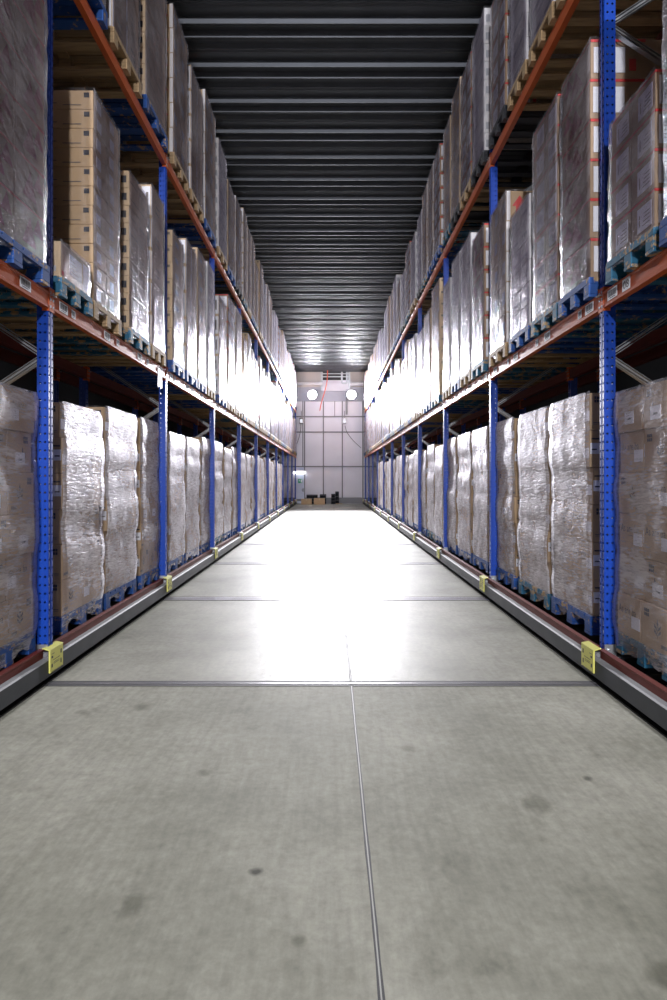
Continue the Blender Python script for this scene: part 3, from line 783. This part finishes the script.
def film_mesh(s, w, d, h, layers, jit, seed, level, dense, first=False):
    """closed skirt of stretch film around the stack, puckered, ragged at its lower hem"""
    lh = h/layers
    nz_ = max(6, int(h/(.055 if dense else .14))); ny = max(4, int(w/(.05 if dense else .13))); nx = max(3, int(d/(.12 if dense else .3)))
    path = []   # (x, y, nx, ny)
    for i in range(ny): path.append((0, w*i/ny, -1, 0))
    for i in range(nx): path.append((d*i/nx, w, 0, 1))
    for i in range(ny): path.append((d, w-w*i/ny, 1, 0))
    for i in range(nx): path.append((d-d*i/nx, 0, 0, -1))
    n = len(path); b = MB(); off = .011
    low = -.085 if level == 0 else -.05
    for r in range(nz_+1):
        f = r/nz_; z = low + (h+.012-low)*f
        li = min(layers-1, max(0, int(z/lh)))
        t_ = z/lh-li
        near_ = {li}
        if t_ > .86 and li+1 < layers: near_.add(li+1)
        if t_ < .14 and li > 0: near_.add(li-1)
        jx = min(jit[q][0] for q in near_); jy0 = min((jit[q][1]+jit[q][2])/2 for q in near_); jy1 = max((jit[q][1]+jit[q][2])/2 for q in near_)
        bulge = (.014 if level == 0 else .004)*(math.sin(PI*max(0, min(1, t_)))**.5)-.002
        for i, (x, y, a, c) in enumerate(path):
            cx, cy = x, y
            nn = noise.noise(Vector((x*5+seed, y*7, z*9)))*.006+noise.noise(Vector((x*12+seed, y*15+3, z*22)))*.004
            o_ = off+max(-.004, nn)+bulge
            px_ = cx + (-1 if x < .001 else (1 if x > d-.001 else 0))*o_
            py_ = cy + (-1 if y < .001 else (1 if y > w-.001 else 0))*o_
            if x < .001: px_ += jx
            if y < .001: py_ += min(0, jy0)
            if y > w-.001: py_ += max(0, jy1)
            zz = z
            if r == 0: zz = z + .06*noise.noise(Vector((x*6+seed, y*8, 1.7)))-.01
            b.v.append((s*px_, py_, zz))
    for r in range(nz_):
        for i in range(n):
            j = (i+1) % n
            q = (r*n+i, r*n+j, (r+1)*n+j, (r+1)*n+i)
            if s > 0: q = q[::-1]
            b.f.append(q); b.uv.append(None)
            end = path[i][3] == -1 or (path[i][2] == 1) or path[i][3] == 1
            b.m.append(1 if end else 0)
    me = b.mesh('film', [('film0c' if first else 'film0') if level == 0 else 'film1', 'film_end'])
    for p in me.polygons: p.use_smooth = True
    return me

LOOK = {'kraft': 'tan cartons with black marks', 'slim': 'slim cartons with square labels', 'slim2': 'slim tan cartons', 'strip': 'cartons with white corner labels',
        'banded': 'cartons with large white labels', 'maroon': 'brown cartons with maroon print', 'white': 'white cartons', 'arrow': 'tan cartons with red arrows', 'low': 'one layer of labelled cartons', 'plain': 'pale tan cartons'}
POSN = {3: ['nearest', 'middle', 'farthest'], 4: ['nearest', 'second', 'third', 'farthest'], 1: ['only'], 2: ['nearer', 'farther']}
def add_load(s, x, y, z, w, layers, lh, kind, label, level, split, seed, pm, psplit, group='wrapped pallet loads in the racks'):
    r = random.Random(seed); d = 1.16; h = layers*lh
    t = thing('pallet_load', label, 'pallet load', (x, y, z), group)
    add_pallet(s, -s*.02, -.01, 0, round(w+(.05 if level else .02), 3), pm, t, psplit, None)
    OZ = .144
    amp = .018 if level == 0 else .004
    jit = [(r.uniform(-amp, amp*.6), r.uniform(-amp*.6, amp*.6), r.uniform(-amp*.6, amp*.6)) for _ in range(layers)]
    ncol = 2 if w > .5 else 1
    whole = MB(); 
    for l in range(layers):
        jx, j0, j1 = jit[l]
        if level == 0: cols = [(0, .38), (.38, .40)] if l % 2 else [(0, .40), (.40, .38)]
        else: cols = [(w*i/ncol, w/ncol) for i in range(ncol)]
        if level == 0: cols = [(a*w/.78, c*w/.78) for a, c in cols]
        for ci, (c0, cw) in enumerate(cols):
            for di in range(2):
                var = r.randrange(6)
                mb, me = carton(kind, cw, d/2, lh, s, var)
                lx = jx+di*d/2; ly = c0+(j0+j1)/2
                if split: link('carton', me, t, (s*lx, ly, OZ+l*lh))
                else:
                    if di: continue
                    k0 = len(whole.v); whole.v += [(p[0]*2+s*lx-(0 if True else 0), p[1]+ly, p[2]+OZ+l*lh) if abs(p[0]) > d*.4 else (p[0]+s*lx, p[1]+ly, p[2]+OZ+l*lh) for p in mb.v]
                    whole.f += [tuple(k0+i for i in q) for q in mb.f]; whole.m += mb.m; whole.uv += mb.uv
    if not split: link('carton_layers', whole.mesh('cartons', CM), t)
    link('film_wrap', film_mesh(s, w, d, h, layers, jit, seed*1.7, level, split, y < YP[1]), t, (0, 0, OZ))

XL = {-1: [2.075, 1.955, 1.955], 1: [2.0, 1.885, 1.885]}     # aisle face of the loads per level
SPLIT_TO = 4
def lh_for(kind): return {'kraft': .288, 'slim': .159, 'slim2': .17, 'strip': .335, 'banded': .25, 'maroon': .29, 'white': .225, 'arrow': .33, 'low': .26, 'plain': .21}[kind]
EXPL = {
 (-1, 1, 0): (3, [('maroon', 2.1, 'p_blue'), ('maroon', 2.1, 'p_blue'), ('maroon', 2.1, 'p_blue')]),
 (-1, 1, 1): (4, [('low', .26, 'p_teal'), ('slim', 1.75, 'p_wood'), ('slim2', 1.54, 'p_teal'), ('strip', 1.76, 'p_wood')]),
 (-1, 1, 2): (4, [('plain', 1.62, 'p_blue'), ('strip', 1.80, 'p_blue'), ('plain', 1.95, 'p_blue'), ('white', 2.0, 'p_wood')]),
 (1, 1, 0): (4, [('plain', 1.9, 'p_blue'), ('plain', 1.9, 'p_blue'), ('maroon', 1.9, 'p_blue'), ('banded', .93, 'p_teal')]),
 (1, 1, 1): (4, [('maroon', 1.75, 'p_blue'), ('banded', 1.75, 'p_teal'), ('white', 1.27, 'p_blue'), ('arrow', 1.65, 'p_wood')]),
 (1, 1, 2): (4, [('maroon', 1.7, 'p_teal'), ('white', 1.88, 'p_wood'), ('white', 1.9, 'p_blue'), ('white', 1.75, 'p_wood')]),
}
seed = 0
for s in (-1, 1):
    for lv in range(3):
        for i in range(NB+1):
            if lv == 0 and i >= 8: continue
            rr = random.Random(1000*lv+17*i+(5 if s > 0 else 0))
            if (s, lv, i) in EXPL: cnt, lst = EXPL[(s, lv, i)]
            elif lv == 0: cnt = 3; lst = [('kraft', rr.choice([1.73, 1.73, 1.66]), rr.choice(['p_blue', 'p_blue', 'p_teal'])) for _ in range(3)]
            else:
                cnt = rr.choice([3, 4, 4]); lst = []
                for q in range(cnt):
                    kd = rr.choice(['white', 'strip', 'plain', 'slim2', 'banded', 'arrow', 'white', 'plain'])
                    hh = rr.uniform(1.62, 2.12) if lv == 1 else (rr.uniform(1.76, 2.04) if s < 0 else rr.uniform(1.5, 1.9))
                    if lv == 2 and rr.random() < .15: hh -= .25
                    mt = rr.choice(['p_wood', 'p_blue', 'p_teal', 'p_wood']) if lv == 1 else rr.choice(['p_wood', 'p_blue', 'p_black', 'p_teal'])
                    lst.append((kd, hh, mt))
            # a bay at the near edge: only what the frame can show (last pallets of the first bay)
            for q, (kd, hh, pm) in enumerate(lst):
                if lv == 0: w = (.76, .80, .63)[q]; y = YP[i]+(.33, 1.17, 2.12)[q]
                elif cnt == 3: w = rr.choice([.74, .78]); y = YP[i]+.17+.88*q
                else: w = rr.choice([.54, .57, .60]); y = YP[i]+.13+.655*q
                if (s, lv, i) == (-1, 1, 1): w = (.53, .60, .60, .50)[q]; y = YP[i]+(.08, .64, 1.46, 2.13)[q]
                if (s, lv, i) == (1, 1, 1): w = (.55, .60, .58, .62)[q]; y = YP[i]+(.11, .69, 1.36, 2.06)[q]
                x = s*XL[s][lv]; z = BEAM_TOP[lv]
                seed += 1
                nl = max(1, round(hh/lh_for(kd))); lh = hh/nl if kd != 'kraft' else hh/6
                if kd == 'kraft': nl = 6
                pw = {'p_blue': 'blue', 'p_teal': 'teal', 'p_wood': 'wooden', 'p_black': 'black'}[pm]
                pos = POSN[cnt][q]
                lab = f'{LOOK[kd]} on {pw} pallet, {SIDE[s]} {LEV[lv]}, {ORD[i]} bay from camera, {pos}'
                add_load(s, x+s*.02, y+.01, z, w-.02-(.03 if lv else 0), nl, lh, kd, lab, lv, i <= SPLIT_TO, seed, pm, i <= 3)

# neighbouring back-to-back row: seen dimly through the rack gaps
for s in (-1, 1):
    for i in range(NB+1):
        y = YP[i]+.072
        for lv in (1, 2):
            t = thing('shelf_beam', f'shade-darkened red beam of the neighbouring row, {SIDE[s]} {LEV[lv]}, {ORD[i]} bay from camera', 'shelf beam', (s*(XP[s]+1.32), y, BEAM_TOP[lv]), 'beams of the neighbouring rows')
            link('beam_body', BODY[(s, 'beam_shade')], t)
            link('beam_connector', CON[(s, 0)], t, (0, 0, 0)); link('beam_connector', CON[(s, 1)], t, (0, BL, 0))
    for i, y in enumerate(YP):
        t = thing('rack_frame', f'dark upright of the row behind the {SIDE[s]} rack, ' + (f'{ORD[i-1]} in view' if i else 'beside the viewer'), 'rack upright', (s*(XP[s]+1.33), y, 0), 'uprights of the neighbouring rows')
        link('front_post', POST[s], t)
        b_ = FOOT[s]; link('foot_plate', b_, t)
    for i in range(7, NB+1):
        for q in range(3):
            x = s*(XP[s]+1.42); y = YP[i]+.22+.86*q; seed += 1
            if x*s+1.2 > 4.95: continue
            add_load(s, x+s*.02, y+.01, 0, .76, 6, .29, 'plain', f'wrapped cartons in row behind {SIDE[s]} rack, {ORD[i]} bay from camera, {POSN[3][q]}', 0, False, seed, 'p_blue', False, 'wrapped loads in the neighbouring rows')

# ------------------------------------------------------------------ camera, world, colour
w = bpy.data.worlds.new('world'); scn.world = w; w.use_nodes = True
w.node_tree.nodes['Background'].inputs[0].default_value = (.6, .65, .8, 1); w.node_tree.nodes['Background'].inputs[1].default_value = .02
cam = bpy.data.cameras.new('camera'); co = bpy.data.objects.new('camera', cam); C.objects.link(co)
co.location = (0, 0, CAMZ); co.rotation_euler = (PI/2, 0, 0)
cam.sensor_fit = 'HORIZONTAL'; cam.sensor_width = 36; cam.lens = 555/667*36
cam.shift_x = (333.5-331)/667; cam.shift_y = -(500-478.8)/667
cam.clip_end = 100
scn.camera = co
scn.view_settings.view_transform = 'Standard'; scn.view_settings.look = 'None'
scn.view_settings.exposure = 0; scn.view_settings.gamma = 1; scn.view_settings.use_curve_mapping = False
